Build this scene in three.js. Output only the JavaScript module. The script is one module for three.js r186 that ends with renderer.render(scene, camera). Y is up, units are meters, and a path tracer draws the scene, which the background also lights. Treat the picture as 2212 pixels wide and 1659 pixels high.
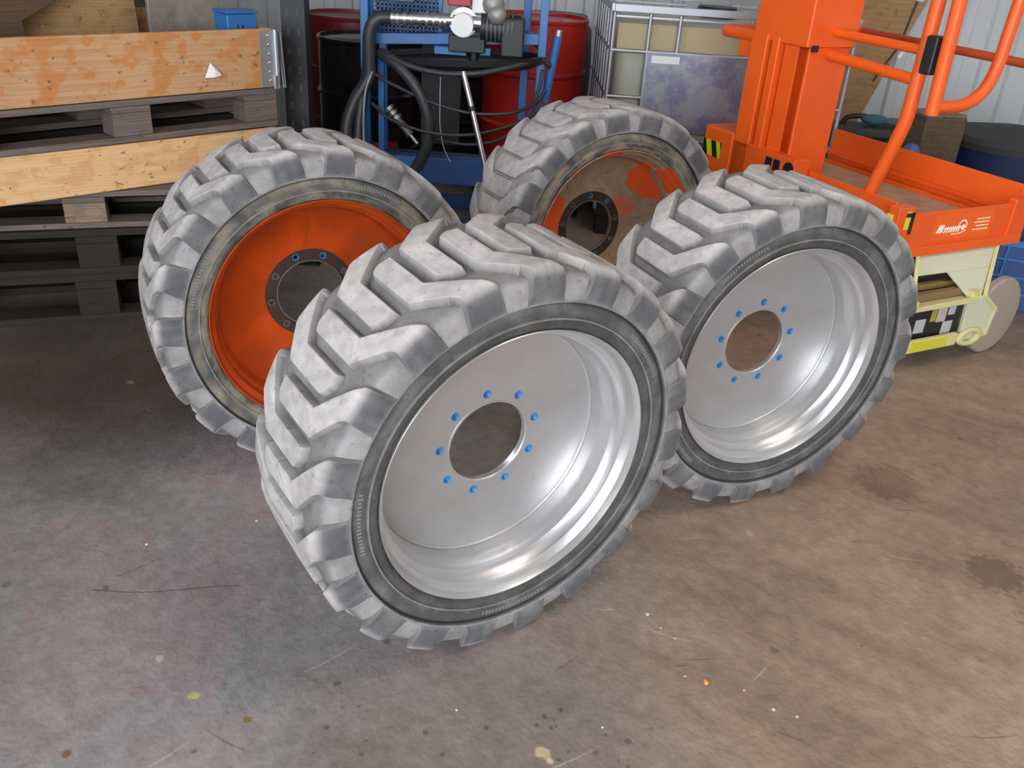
import * as THREE from 'three';
import { RoundedBoxGeometry } from 'three/addons/geometries/RoundedBoxGeometry.js';
import { mergeGeometries, toCreasedNormals, mergeVertices } from 'three/addons/utils/BufferGeometryUtils.js';
import { RectAreaLightUniformsLib } from 'three/addons/lights/RectAreaLightUniformsLib.js';

// ---------------------------------------------------------------- camera, sky, lights, exposure
RectAreaLightUniformsLib.init();
const scene = new THREE.Scene();
const camera = new THREE.PerspectiveCamera(47.2, 2212 / 1659, 0.05, 80);
{ // height 1.49 m, pitched 27.8 degrees down, rolled 3.9 degrees
  const pit = 0.48468, roll = 0.06826, cp = Math.cos(pit), sp = Math.sin(pit), c = Math.cos(roll), s = Math.sin(roll);
  const up = new THREE.Vector3(0, cp, -sp), right = new THREE.Vector3(1, 0, 0), fwd = new THREE.Vector3(0, -sp, -cp);
  const r2 = right.clone().multiplyScalar(c).addScaledVector(up, s), u2 = right.clone().multiplyScalar(-s).addScaledVector(up, c);
  camera.position.set(0, 1.4927, 0);
  camera.setRotationFromMatrix(new THREE.Matrix4().makeBasis(r2, u2, fwd.clone().negate()));
}
scene.add(camera);
const EXPOSURE = 1.06, SKY = 11.0, TUBE = 32;
scene.background = new THREE.Color(0.87, 0.94, 1.0);       // overcast daylight outside the open door
scene.backgroundIntensity = SKY;
const renderer = new THREE.WebGLRenderer({ antialias: true });
renderer.toneMapping = THREE.LinearToneMapping;
renderer.toneMappingExposure = EXPOSURE;
renderer.shadowMap.enabled = true;

// ---------------------------------------------------------------- helpers
let seed = 12345;
const rnd = () => { seed = (seed + 0x6d2b79f5) | 0; let t = Math.imul(seed ^ (seed >>> 15), 1 | seed); t = (t + Math.imul(t ^ (t >>> 7), 61 | t)) ^ t; return ((t ^ (t >>> 14)) >>> 0) / 4294967296; };
const R = (a, b) => a + (b - a) * rnd();
const V = (x, y, z) => new THREE.Vector3(x, y, z);
const names = new Map();
function numbered(n) { const k = names.get(n) || 0; names.set(n, k + 1); return k ? n + '_' + String(k).padStart(3, '0') : n; }
function mesh(name, geo, mat, parent = scene, label) {
  const g = Array.isArray(geo) ? (geo.length > 1 ? mergeGeometries(geo.map((x) => { const y = x.index ? x.toNonIndexed() : x; for (const k of Object.keys(y.attributes)) if (!['position', 'normal', 'uv'].includes(k)) y.deleteAttribute(k); return y; })) : geo[0]) : geo;
  const m = new THREE.Mesh(g, mat); m.name = numbered(name); m.castShadow = m.receiveShadow = true;
  if (label) m.userData.label = label;
  parent.add(m); return m;
}
function thing(name, label, category, [x, y, z] = [0, 0, 0], turn = 0, group) {
  const o = new THREE.Group(); o.name = numbered(name); scene.add(o); o.position.set(x, y, z); o.rotation.y = turn;
  o.userData = { label, category }; if (group) o.userData.group = group; return o;
}
function tag(o, label, category, group) { o.userData = { ...o.userData, label, category }; if (group) o.userData.group = group; return o; }
function struct(name, geo, mat, parent = scene) { const m = mesh(name, geo, mat, parent); if (parent === scene) m.userData.kind = 'structure'; return m; }
function metricUV(g, du = 0, dv = 0, swap = false) {
  const p = g.attributes.position, n = g.attributes.normal, uv = new Float32Array(p.count * 2);
  for (let i = 0; i < p.count; i++) {
    const ax = Math.abs(n.getX(i)), ay = Math.abs(n.getY(i)), az = Math.abs(n.getZ(i)), x = p.getX(i), y = p.getY(i), z = p.getZ(i);
    let a, b; if (az >= ax && az >= ay) { a = x; b = y; } else if (ay >= ax) { a = x; b = z; } else { a = z; b = y; }
    uv[2 * i] = (swap ? b : a) + du; uv[2 * i + 1] = (swap ? a : b) + dv;
  }
  g.setAttribute('uv', new THREE.BufferAttribute(uv, 2)); return g;
}
function bx(w, h, d, x = 0, y = 0, z = 0, r = 0.003, rot) {
  let g = r > 0 ? new RoundedBoxGeometry(w, h, d, 1, Math.min(r, w * .45, h * .45, d * .45)) : new THREE.BoxGeometry(w, h, d);
  metricUV(g, R(0, 5), R(0, 5)); if (rot) { if (rot[0]) g.rotateX(rot[0]); if (rot[1]) g.rotateY(rot[1]); if (rot[2]) g.rotateZ(rot[2]); }
  return g.translate(x, y, z);
}
function bar(a, b, w, h, r = 0.002) { // square bar from a to b, h measured along "up"
  const d = b.clone().sub(a), L = d.length(); const g = bx(w, h, L, 0, 0, 0, r);
  const m = new THREE.Matrix4().lookAt(b, a, Math.abs(d.y / L) > .95 ? V(0, 0, 1) : V(0, 1, 0));
  return g.applyMatrix4(m).translate((a.x + b.x) / 2, (a.y + b.y) / 2, (a.z + b.z) / 2);
}
function rod(a, b, r, seg = 12, r2 = r) {
  const d = b.clone().sub(a), g = new THREE.CylinderGeometry(r2, r, d.length(), seg, 1);
  g.applyQuaternion(new THREE.Quaternion().setFromUnitVectors(V(0, 1, 0), d.clone().normalize()));
  return g.translate((a.x + b.x) / 2, (a.y + b.y) / 2, (a.z + b.z) / 2);
}
function pipe(pts, r, n = 48, seg = 10, tension = 0.5) {
  const v = pts.map((p) => (p.isVector3 ? p : V(...p))), c = new THREE.CatmullRomCurve3(v, false, 'catmullrom', tension);
  const caps = [v[0], v[v.length - 1]].map((p) => new THREE.SphereGeometry(r * .99, seg, 6).translate(p.x, p.y, p.z));
  return [new THREE.TubeGeometry(c, n, r, seg), ...caps];
}
function bent(pts, r, rad, seg = 12) { // tube with straight runs and rounded corners
  const v = pts.map((p) => (p.isVector3 ? p : V(...p))), path = new THREE.CurvePath(); let last = v[0];
  for (let i = 1; i < v.length - 1; i++) {
    const a = v[i - 1].clone().sub(v[i]).normalize(), b = v[i + 1].clone().sub(v[i]).normalize(), p = v[i].clone().addScaledVector(a, rad), q = v[i].clone().addScaledVector(b, rad);
    path.add(new THREE.LineCurve3(last, p)); path.add(new THREE.QuadraticBezierCurve3(p, v[i], q)); last = q;
  }
  path.add(new THREE.LineCurve3(last, v[v.length - 1]));
  const caps = [v[0], v[v.length - 1]].map((p) => new THREE.SphereGeometry(r * .99, seg, 6).translate(p.x, p.y, p.z));
  return [new THREE.TubeGeometry(path, 60, r, seg), ...caps];
}
// surface of revolution about z from [r, z] points; uv in metres
function spin(prof, seg = 96, crease = 0.5) {
  const pos = [], uv = [], idx = []; let s = 0;
  prof.forEach(([r, z], i) => {
    if (i) s += Math.hypot(r - prof[i - 1][0], z - prof[i - 1][1]);
    for (let j = 0; j <= seg; j++) { const t = j / seg * Math.PI * 2; pos.push(r * Math.sin(t), r * Math.cos(t), z); uv.push(t * .45, s); }
  });
  for (let i = 0; i < prof.length - 1; i++) for (let j = 0; j < seg; j++) { const a = i * (seg + 1) + j, b = a + seg + 1; idx.push(a, a + 1, b, a + 1, b + 1, b); }
  const g = new THREE.BufferGeometry(); g.setAttribute('position', new THREE.Float32BufferAttribute(pos, 3)); g.setAttribute('uv', new THREE.Float32BufferAttribute(uv, 2)); g.setIndex(idx);
  return toCreasedNormals(g, crease);
}
const lathe = (pts, seg = 48, crease = .6) => spin(pts.map(([r, y]) => [r, y]), seg, crease).rotateX(-Math.PI / 2);   // about y

// ---- noise and textures
const hash = (x, y, s) => { let h = Math.imul(x, 374761393) + Math.imul(y, 668265263) + Math.imul(s, 974634541); h = Math.imul(h ^ (h >>> 13), 1274126177); return ((h ^ (h >>> 16)) >>> 0) / 4294967296; };
function vnoise(x, y, s, per = 0) {
  const xi = Math.floor(x), yi = Math.floor(y); let fx = x - xi, fy = y - yi; fx = fx * fx * (3 - 2 * fx); fy = fy * fy * (3 - 2 * fy);
  const w = (k) => (per ? ((k % per) + per) % per : k), a = hash(w(xi), w(yi), s), b = hash(w(xi + 1), w(yi), s), c = hash(w(xi), w(yi + 1), s), d = hash(w(xi + 1), w(yi + 1), s);
  return a + (b - a) * fx + (c - a) * fy + (a - b - c + d) * fx * fy;
}
function fbm(x, y, s, oct = 4, per = 0) { let v = 0, a = .5, t = 0; for (let i = 0; i < oct; i++) { v += a * vnoise(x, y, s + i, per); t += a; a *= .5; x *= 2; y *= 2; per *= 2; } return v / t; }
const sm = (a, b, x) => { const t = Math.min(1, Math.max(0, (x - a) / (b - a))); return t * t * (3 - 2 * t); };
const mix3 = (a, b, t) => [a[0] + (b[0] - a[0]) * t, a[1] + (b[1] - a[1]) * t, a[2] + (b[2] - a[2]) * t];
function tex(w, h, f, srgb = true, rep = [1, 1], wrap = THREE.RepeatWrapping) { // f(u, v) -> [r, g, b] 0..255
  const d = new Uint8Array(w * h * 4);
  for (let j = 0; j < h; j++) for (let i = 0; i < w; i++) { const c = f(i / w, j / h), k = 4 * (j * w + i); for (let q = 0; q < 3; q++) d[k + q] = Math.max(0, Math.min(255, Array.isArray(c) ? c[q] : c)); d[k + 3] = 255; }
  const t = new THREE.DataTexture(d, w, h); t.magFilter = THREE.LinearFilter; t.minFilter = THREE.LinearMipmapLinearFilter; t.generateMipmaps = true; t.wrapS = t.wrapT = wrap; t.repeat.set(...rep);
  if (srgb) t.colorSpace = THREE.SRGBColorSpace; t.needsUpdate = true; return t;
}
function canvasTex(w, h, draw) { const c = document.createElement('canvas'); c.width = w; c.height = h; draw(c.getContext('2d'), w, h); const t = new THREE.CanvasTexture(c); t.colorSpace = THREE.SRGBColorSpace; return t; }
const std = (color, roughness, metalness = 0, o = {}) => new THREE.MeshStandardMaterial({ color, roughness, metalness, ...o });
const lin = (r, g, b) => new THREE.Color().setRGB(r, g, b);

function wood(base, dark, stain, stainAmt, s) {
  return tex(1024, 256, (u, v) => {
    const g = fbm(u * 8, v * 64, s, 4, 8), k = fbm(u * 24, v * 8, s + 20, 3, 8), fine = fbm(u * 128, v * 128, s + 9, 2, 128);
    let c = mix3(base, dark, .55 * sm(.35, .8, g) + .2 * fine);
    c = mix3(c, stain, stainAmt * sm(.5, .68, k));
    const sp = fbm(u * 40, v * 16, s + 40, 2) * 1.18; c = mix3(c, [70, 50, 34], .5 * sm(.80, .97, sp * .7 + .3 * vnoise(u * 150, v * 60, s + 44)));
    return c;
  }, true, [1 / 1.2, 1 / .3]);
}
const fineBump = tex(512, 512, (u, v) => 255 * fbm(u * 64, v * 64, 77, 4, 64), false, [4, 4]);
const M = {};
M.pine = std(0xffffff, .75, 0, { map: wood([226, 184, 134], [206, 156, 104], [190, 128, 74], .3, 1), bumpMap: fineBump, bumpScale: .0006 });
M.pineStained = std(0xffffff, .75, 0, { map: wood([200, 156, 116], [166, 120, 80], [186, 112, 50], .6, 2), bumpMap: fineBump, bumpScale: .0006 });
M.pallet = std(0xffffff, .85, 0, { map: wood([146, 122, 100], [104, 84, 68], [112, 96, 88], .6, 3), bumpMap: fineBump, bumpScale: .001 });
M.palletGrey = std(0xffffff, .85, 0, { map: wood([120, 106, 98], [84, 73, 66], [106, 96, 94], .6, 4), bumpMap: fineBump, bumpScale: .001 });
M.palletShaded = std(0xffffff, .9, 0, { map: wood([46, 38, 28], [28, 23, 17], [36, 32, 22], .6, 5), bumpMap: fineBump, bumpScale: .001 });  // shade at the foot of the stack painted into the wood colour
M.ply = std(0xffffff, .8, 0, { map: wood([176, 138, 96], [150, 114, 76], [140, 108, 76], .5, 6) });
M.hardboard = std(0xffffff, .85, 0, { map: wood([92, 70, 50], [64, 48, 34], [74, 58, 44], .5, 12) });
M.galv = std(lin(.42, .43, .45), .45, .8);
M.steel = std(lin(.68, .68, .68), .28, .95);
M.blackSteel = std(lin(.022, .022, .024), .5, .2);
M.blackPlastic = std(lin(.014, .014, .016), .42);
M.rubberHose = std(lin(.03, .03, .034), .45);
M.blue = std(lin(.02, .125, .37), .42);
M.blueDark = std(lin(.016, .06, .2), .5);
M.red = std(lin(.38, .016, .008), .38);
M.darkRed = std(lin(.16, .01, .012), .4);
M.gloss = std(lin(.008, .008, .01), .18);
M.white = std(lin(.75, .75, .76), .6);
const orangeTex = tex(512, 512, (u, v) => { const n = fbm(u * 8, v * 8, 31, 4, 8), s = vnoise(u * 90, v * 90, 35, 90); return mix3(mix3([238, 98, 26], [226, 84, 22], n), [120, 60, 40], .5 * sm(.93, .99, s)); }, true, [1, 1]);
M.orange = std(0xffffff, .42, 0, { map: orangeTex });
M.cream = std(lin(.55, .56, .40), .5);
M.creamYellow = std(lin(.60, .55, .26), .5);

// ---------------------------------------------------------------- the room
const FX0 = -3, FZ0 = -4.6, FS = 6;          // the 6 m square of floor that the colour map covers
const spots = [];
for (let i = 0; i < 90; i++) spots.push([R(-1.6, 1.9), R(-3.6, -1.0), R(.004, .016), R(.2, .7), rnd()]);
const scratches = [];
for (let i = 0; i < 46; i++) { const a = R(-.9, .5); scratches.push([R(-1.5, 1.6), R(-3, -1.05), Math.cos(a), Math.sin(a), R(.03, .16), R(.0006, .0016), rnd() < .5]); }
const floorTex = tex(2048, 2048, (u, v) => {
  const x = FX0 + u * FS, z = FZ0 + v * FS;
  const big = fbm(x * .9 + 3, z * .9 + 8, 51, 4), mid = fbm(x * 4, z * 4, 55, 4), fine = fbm(x * 40, z * 40, 58, 3), sweep = fbm((x + z * .6) * 1.2, (z - x * .6) * 6, 62, 4);
  const warmTint = sm(-.35, .75, x + .55 * (big - .5) + .35 * (z + 1.8) * .2 + .35 * (sweep - .5));  // brown to the right: warm light painted in, along with some dirt
  let c = mix3([138, 134, 133], [150, 128, 110], warmTint);
  c = mix3(c, [146, 124, 126], .5 * (1 - warmTint) * sm(.48, .62, mid));
  c = mix3(c, [104, 86, 72], .3 * sm(.55, .78, sweep) * (.35 + .65 * warmTint));
  c = mix3(c, [94, 86, 82], .42 * sm(.52, .8, big));
  const stackShade = sm(1.0, .35, Math.hypot((x + 1.45) / 1.0, (z + 2.9) / 1.05) + .35 * (mid - .5)); c = mix3(c, [58, 48, 40], .72 * stackShade);  // shade beside the pallet stack painted into the floor colour
  const f = 1 + .22 * (fine - .5) + .16 * (mid - .5); return [c[0] * f, c[1] * f, c[2] * f];
}, true, [1 / FS, 1 / FS]);
{ // spots, scratches and paint drips
  const d = floorTex.image.data, put = (x, z, c, a) => { const i = Math.round((x - FX0) / FS * 2048), j = Math.round((z - FZ0) / FS * 2048); if (i < 0 || j < 0 || i > 2047 || j > 2047) return; const k = 4 * (j * 2048 + i); for (let q = 0; q < 3; q++) d[k + q] += (c[q] - d[k + q]) * a; };
  const blob = (x, z, r, c, a, s) => { for (let dx = -r * 1.6; dx <= r * 1.6; dx += .0029) for (let dz = -r * 1.6; dz <= r * 1.6; dz += .0029) { const q = Math.hypot(dx, dz) / r + .9 * (fbm((x + dx) * 90, (z + dz) * 90, s) - .5); if (q < 1) put(x + dx, z + dz, c, a * sm(1, .6, q)); } };
  for (const [x, z, r, a, t] of spots) blob(x, z, r, t < .75 ? [62, 54, 50] : [196, 186, 174], a * .7, 91);
  for (const [x, z, cx, cz, L, w, light] of scratches) for (let t = 0; t < L; t += .002) { const a = .5 * Math.sin(Math.PI * t / L); put(x + cx * t, z + cz * t + .004 * Math.sin(t * 30), light ? [205, 190, 176] : [78, 66, 62], a); }
  const P = [[-.74, -1.42, .012, [190, 190, 186]], [-.63, -1.32, .013, [190, 188, 120]], [-.5, -1.27, .012, [120, 92, 52]], [-.82, -1.16, .011, [120, 84, 58]], [.11, -1.24, .018, [196, 172, 140]], [.13, -1.22, .009, [208, 184, 150]]];
  for (const [x, z, r, c] of P) blob(x, z, r, c, .85, 95);
  for (let i = 0; i < 26; i++) blob(R(-.35, .3), R(-1.36, -1.14), R(.003, .008), [70, 60, 58], .6, 97);
  for (let t = 0; t < .34; t += .0015) put(-.98 + t, -1.62 - .12 * t + .01 * Math.sin(t * 14), [92, 66, 68], .8);     // the hairline crack
  for (const [x, z, r, a] of [[1.35, -1.92, .09, .5], [1.42, -1.74, .1, .4], [1.6, -1.6, .13, .35], [1.2, -2.35, .12, .35], [1.72, -1.86, .08, .4]]) blob(x, z, r, [84, 66, 54], a, 99);
  floorTex.needsUpdate = true;
}
const floorRough = tex(512, 512, (u, v) => 150 + 80 * fbm(u * 16, v * 16, 71, 4, 16), false, [1 / .9, 1 / .9]);
const floorBump = tex(512, 512, (u, v) => 255 * fbm(u * 48, v * 48, 73, 4, 48), false, [1 / .5, 1 / .5]);
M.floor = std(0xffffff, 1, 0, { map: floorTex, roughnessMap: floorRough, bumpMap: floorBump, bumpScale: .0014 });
{
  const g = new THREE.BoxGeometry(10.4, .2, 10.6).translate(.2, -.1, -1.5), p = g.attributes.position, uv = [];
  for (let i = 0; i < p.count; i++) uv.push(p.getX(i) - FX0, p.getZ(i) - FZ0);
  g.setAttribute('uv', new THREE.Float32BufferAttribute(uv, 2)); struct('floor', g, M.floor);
}
// trapezoidal metal sheeting, a real profile: width along x, height along y, facing +z
function sheeting(w, h) {
  const pitch = .2, s = new THREE.Shape(), top = []; const n = Math.round(w / pitch);
  for (let i = 0; i < n; i++) { const x = -w / 2 + i * pitch; top.push([x, 0], [x + .11, 0], [x + .125, .03], [x + .185, .03]); }
  top.push([w / 2, 0]); s.moveTo(-w / 2, -.03); for (const [x, y] of top) s.lineTo(x, y); s.lineTo(w / 2, -.03); s.closePath();
  const g = new THREE.ExtrudeGeometry(s, { depth: h, bevelEnabled: false }); g.rotateX(-Math.PI / 2); return toCreasedNormals(g.scale(1, 1, -1).index ? g : g, .3);
}
function panelWall(w, h, y0) { // shape (x, profile) extruded upward, profile towards +z
  const pitch = .2, s = new THREE.Shape(), n = Math.round(w / pitch); s.moveTo(-w / 2, -.06);
  s.lineTo(w / 2, -.06); s.lineTo(w / 2, 0);
  for (let i = n - 1; i >= 0; i--) { const x = -w / 2 + i * pitch; s.lineTo(x + .185, .028); s.lineTo(x + .125, .028); s.lineTo(x + .11, 0); s.lineTo(x, 0); }
  s.closePath(); const g = new THREE.ExtrudeGeometry(s, { depth: h, bevelEnabled: false }); g.rotateX(-Math.PI / 2); g.scale(1, 1, -1);
  const ix = g.index, p = g.attributes.position.array; // the mirror turned the faces over
  if (!ix) for (let i = 0; i < p.length; i += 9) for (let k = 0; k < 3; k++) { const t = p[i + 3 + k]; p[i + 3 + k] = p[i + 6 + k]; p[i + 6 + k] = t; }
  g.computeVertexNormals(); metricUV(g); return g.translate(0, y0, 0);
}
M.sheet = std(lin(.60, .62, .64), .55, 0);
const CEIL = 4.4;
struct('wall_back', panelWall(10.4, CEIL, 0).translate(.2, 0, -6.6), M.sheet);
const WZ0 = -2.5, WZ1 = .9, WY0 = 1.75, WY1 = 3.3, WX = -2.72;      // the daylight window in the left wall
M.leftWall = std(lin(.13, .12, .11), .85);
struct('wall_left', [bx(.15, WY0, 10.2, WX, WY0 / 2, -1.5, 0), bx(.15, CEIL - WY1, 10.2, WX, (CEIL + WY1) / 2, -1.5, 0), bx(.15, WY1 - WY0, WZ0 + 6.6, WX, (WY0 + WY1) / 2, (WZ0 - 6.6) / 2, 0), bx(.15, WY1 - WY0, 3.6 - WZ1, WX, (WY0 + WY1) / 2, (WZ1 + 3.6) / 2, 0)], M.leftWall);  // unseen wall, set close and dark to shade the left side
{ const w = new THREE.Group(); w.name = numbered('window_1'); w.userData.kind = 'structure'; scene.add(w);
  const n = 4, dz = (WZ1 - WZ0) / n; for (let k = 0; k <= n; k++) mesh('window_bar', bx(.06, WY1 - WY0, .05, WX, (WY0 + WY1) / 2, WZ0 + k * dz, .004), M.white, w);
  for (const y of [WY0, WY1]) mesh('window_rail', bx(.08, .05, WZ1 - WZ0 + .05, WX, y, (WZ0 + WZ1) / 2, .004), M.white, w);
  for (let k = 0; k < n; k++) mesh('pane', bx(.006, WY1 - WY0 - .05, dz - .05, WX, (WY0 + WY1) / 2, WZ0 + (k + .5) * dz, 0), new THREE.MeshPhysicalMaterial({ color: 0xffffff, transmission: 1, roughness: .02, thickness: 0 }), w); }
struct('wall_right', bx(.15, CEIL, 10.6, 5.32, CEIL / 2, -1.5, 0), M.sheet);
struct('ceiling', bx(10.4, .15, 10.6, .2, CEIL + .075, -1.5, 0), std(lin(.3, .29, .28), .8));
struct('wall_front', [bx(2.3, CEIL, .2, -3.85, CEIL / 2, 3.7, 0), bx(3.7, CEIL, .2, 3.55, CEIL / 2, 3.7, 0), bx(4.4, 1.0, .2, -.5, CEIL - .5, 3.7, 0)], M.sheet);
struct('pavement', bx(24, .2, 14, 0, -.11, 10.85, 0), std(lin(.3, .29, .27), .9));

// added unseen fittings under the ceiling, for light from above: glowing cover and a light of the same size
function addedCeilingLight(x, z, where, k) {
  const t = thing('added_ceiling_light', 'added unseen ceiling light fitting ' + where, 'added_lamp', [x, CEIL - .1, z], 0);
  mesh('housing', bx(.26, .06, 1.5, 0, .06, 0), M.white, t);
  mesh('tube_cover', bx(.2, .04, 1.44, 0, .012, 0, .01), std(0xffffff, .5, 0, { emissive: new THREE.Color(1, .96, .9), emissiveIntensity: 4 }), t);
  const l = new THREE.RectAreaLight(new THREE.Color(1, .90, .80), TUBE * k, .2, 1.44); l.position.set(0, -.02, 0); l.rotation.x = -Math.PI / 2; l.castShadow = true; t.add(l);
}
addedCeilingLight(1.5, -1.2, 'over the right of the open floor', 1); addedCeilingLight(2.6, -1.2, 'nearest the right wall', 1);
addedCeilingLight(3.2, -4.6, 'above the orange lift', .3);

// ---------------------------------------------------------------- the four wheels
const NL = 19, PITCH = 360 / NL, CZ = -.153;
const rubberTex = tex(512, 512, (u, v) => { const n = fbm(u * 12, v * 12, 41, 5, 12), s = vnoise(u * 70, v * 70, 47, 70); const k = 205 + 70 * (n - .5) - 30 * sm(.85, .97, s); return [k, k * .99, k * .985]; }, true, [2.2, 2.2]);
M.rubber = std(0xffffff, .82, 0, { map: rubberTex, vertexColors: true, bumpMap: fineBump, bumpScale: .0008 });
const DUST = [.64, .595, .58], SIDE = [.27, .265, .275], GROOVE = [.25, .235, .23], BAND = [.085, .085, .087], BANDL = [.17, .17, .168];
function carcass(tone, ringDust, fill) { // ringDust: tan dusting on the side band, fill: metres of wear and dusting in the grooves
  const half = [[.318, -.016, 0], [.327, -.004, 0], [.333, .001, 0], [.340, .003, 0], [.3492, .003, 0], [.3500, .0068, 2], [.3530, .0068, 2], [.3545, .003, 0], [.366, .0045, 1], [.380, .0035, 1], [.3855, .002, 0], [.387, .004, 0], [.3885, .0125, 3], [.392, .0140, 3], [.398, .0132, 3], [.41, .0112, 3], [.424, .0082, 3], [.436, .002, 3], [.4445, -.006, 4], [.4500, -.016, 4], [.4515 + fill, -.032, 4], [.4515 + fill, -.055, 4], [.4495 + fill, -.105, 4]];
  const prof = [...half, [.4490 + fill, CZ, 4], ...half.slice().reverse().map(([r, z, k]) => [r, 2 * CZ - z, k])];
  const g = spin(prof.map(([r, z]) => [r, z]), 152, .45), p = g.attributes.position, col = new Float32Array(p.count * 3);
  for (let i = 0; i < p.count; i++) {
    const x = p.getX(i), y = p.getY(i), z = p.getZ(i), r = Math.hypot(x, y), a = Math.atan2(x, y), n = fbm(a * 9 + 20, r * 60 + z * 30, 5, 4);
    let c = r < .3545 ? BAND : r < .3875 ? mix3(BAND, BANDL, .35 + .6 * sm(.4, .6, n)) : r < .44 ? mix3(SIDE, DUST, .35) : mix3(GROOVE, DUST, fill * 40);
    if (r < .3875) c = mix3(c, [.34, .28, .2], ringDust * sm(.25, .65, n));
    if (r > .3495 && r < .3535) c = [.3, .3, .29]; if (r > .3880 && r < .394) c = [.34, .335, .33]; if (r > .3850 && r < .3879) c = [.035, .035, .035];  // lip highlight and groove shadow painted in, with a paler ridge ring
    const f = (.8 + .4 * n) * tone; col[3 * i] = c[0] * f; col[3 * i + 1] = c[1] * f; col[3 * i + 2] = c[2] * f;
  }
  g.setAttribute('color', new THREE.BufferAttribute(col, 3)); return g;
}
// one lug: a block across the crown, a bend, and a tail that runs over the shoulder and down the side wall
function lug(mirror, variant, widen = 0) {
  const wOf = (z) => (z - CZ) * 1000;
  const L = (w) => -widen + (w < -58 ? -6.1 + 3.4 * Math.pow((-58 - w) / 20, 2) : w < 89 ? -6.1 : -6.1 + (w - 89) * .137);
  const Rr = (w) => widen + (w < 62 ? 0 : w < 66 ? (w - 62) * .04 : .16 + (w - 66) * .128);
  const st = []; // z, outer r, base r, base z, left, right, level (0 base, 1 full)
  const outR = (z) => .4705 - .0035 * Math.pow(Math.abs(z - CZ) / .15, 2.2), basR = (z) => .447;
  const push = (z, ro, zb, rb, l, r, dustiness) => st.push({ z, ro, zb, rb, l, r, dustiness });
  const endW = -75; push(CZ + (endW - 5) / 1000, .447, CZ + (endW - 5) / 1000, .4465, L(endW) + .5, Rr(endW) + .1, .15); push(CZ + (endW - 1.5) / 1000, outR(CZ - .075) - .003, CZ + (endW - 4) / 1000, .4465, L(endW) + .2, Rr(endW), .8);
  for (const w of [-74, -71, -67, -62, -58, -40, -20, 0, 20, 40, 56, 62, 66, 76, 89, 100, 112, 124, 134, 142]) { const z = CZ + w / 1000; push(z, outR(z), z, w > 110 ? .445 : .4475, L(w), Rr(w), 1); }
  // shoulder and side wall
  const sh = [[-.003, .4645, -.012, .443], [.0045, .4595, -.004, .439], [.0095, .453, .002, .433], [.0132, .445, .006, .427], [.0160, .435, .0092, .419], [.0172, .424, .0112, .411], [.0173, .413, .0125, .404], [.0164, .403, .0135, .397], [.0144, .3935, .0140, .3925]];
  sh.forEach(([z, r, zb, rb], k) => { const w = wOf(Math.min(z, .006)), t = k / 8; push(z, r, zb, rb, L(w) - t * 1.6, Rr(w) + t * .9, 1 - sm(.05, .4, t)); });
  const q = 9, pos = [], uv = [], col = [], idx = [];
  const across = [0, .0, .045, .28, .5, .72, .955, 1, 1], lev = [0, .93, 1, 1, 1, 1, 1, .93, 0], ext = [-.75, 0, 0, 0, 0, 0, 0, 0, .75];
  st.forEach((s, i) => {
    for (let j = 0; j < q; j++) {
      const th = (s.l + (s.r - s.l) * across[j] + ext[j]) * Math.PI / 180, r = s.rb + (s.ro - s.rb) * lev[j], z0 = s.zb + (s.z - s.zb) * lev[j];
      const z = mirror ? 2 * CZ - z0 : z0; pos.push(r * Math.sin(th), r * Math.cos(th), z); uv.push(th * .45 + variant * .37, s.z + s.ro);
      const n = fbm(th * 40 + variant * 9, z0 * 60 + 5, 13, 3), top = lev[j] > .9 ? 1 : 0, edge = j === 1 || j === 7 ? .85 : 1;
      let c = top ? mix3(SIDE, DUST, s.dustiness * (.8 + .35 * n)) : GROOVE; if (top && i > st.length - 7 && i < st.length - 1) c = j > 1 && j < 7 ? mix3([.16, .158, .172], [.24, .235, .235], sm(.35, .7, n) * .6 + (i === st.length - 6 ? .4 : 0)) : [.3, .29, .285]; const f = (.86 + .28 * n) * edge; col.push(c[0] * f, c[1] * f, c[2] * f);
    }
    if (i) for (let j = 0; j < q - 1; j++) { const a = (i - 1) * q + j, b = i * q + j; mirror ? idx.push(a, b, a + 1, a + 1, b, b + 1) : idx.push(a, a + 1, b, a + 1, b + 1, b); }
  });
  const g = new THREE.BufferGeometry(); g.setAttribute('position', new THREE.Float32BufferAttribute(pos, 3)); g.setAttribute('uv', new THREE.Float32BufferAttribute(uv, 2)); g.setAttribute('color', new THREE.Float32BufferAttribute(col, 3)); g.setIndex(idx);
  return toCreasedNormals(g, .6);
}
const lugGeo = [0, .9].map((wd) => [0, 1, 2].map((k) => [lug(false, k, wd), lug(true, k, wd)]));
const carcassKinds = [carcass(1, .12, 0), carcass(1, .12, 0), carcass(1.05, .75, .002), carcass(1.08, 1.1, .008)];
const rimHalf = [[.304, -.030], [.312, -.018], [.3215, -.012], [.3256, -.004], [.3258, .0005], [.3246, .0022], [.3228, .0018], [.3212, -.001], [.3190, -.011], [.3125, -.028], [.3055, -.046], [.2985, -.0565], [.2935, -.0605], [.2915, -.067], [.2895, -.0745], [.2858, -.0805], [.2840, -.087], [.2832, -.1], [.2830, CZ]];
const rimGeo = spin([...rimHalf, ...rimHalf.slice(0, -1).reverse().map(([r, z]) => [r, 2 * CZ - z])], 144, .5);
const silverTex = tex(512, 512, (u, v) => { const n = fbm(u * 10, v * 10, 81, 5, 10), s = vnoise(u * 60, v * 60, 85, 60); return mix3([214, 214, 216], [196, 190, 184], .7 * n + .3 * sm(.86, .97, s)); }, true, [1.5, 1.5]);
const silver = std(lin(.86, .86, .87), .34, .7, { map: silverTex });
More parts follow.
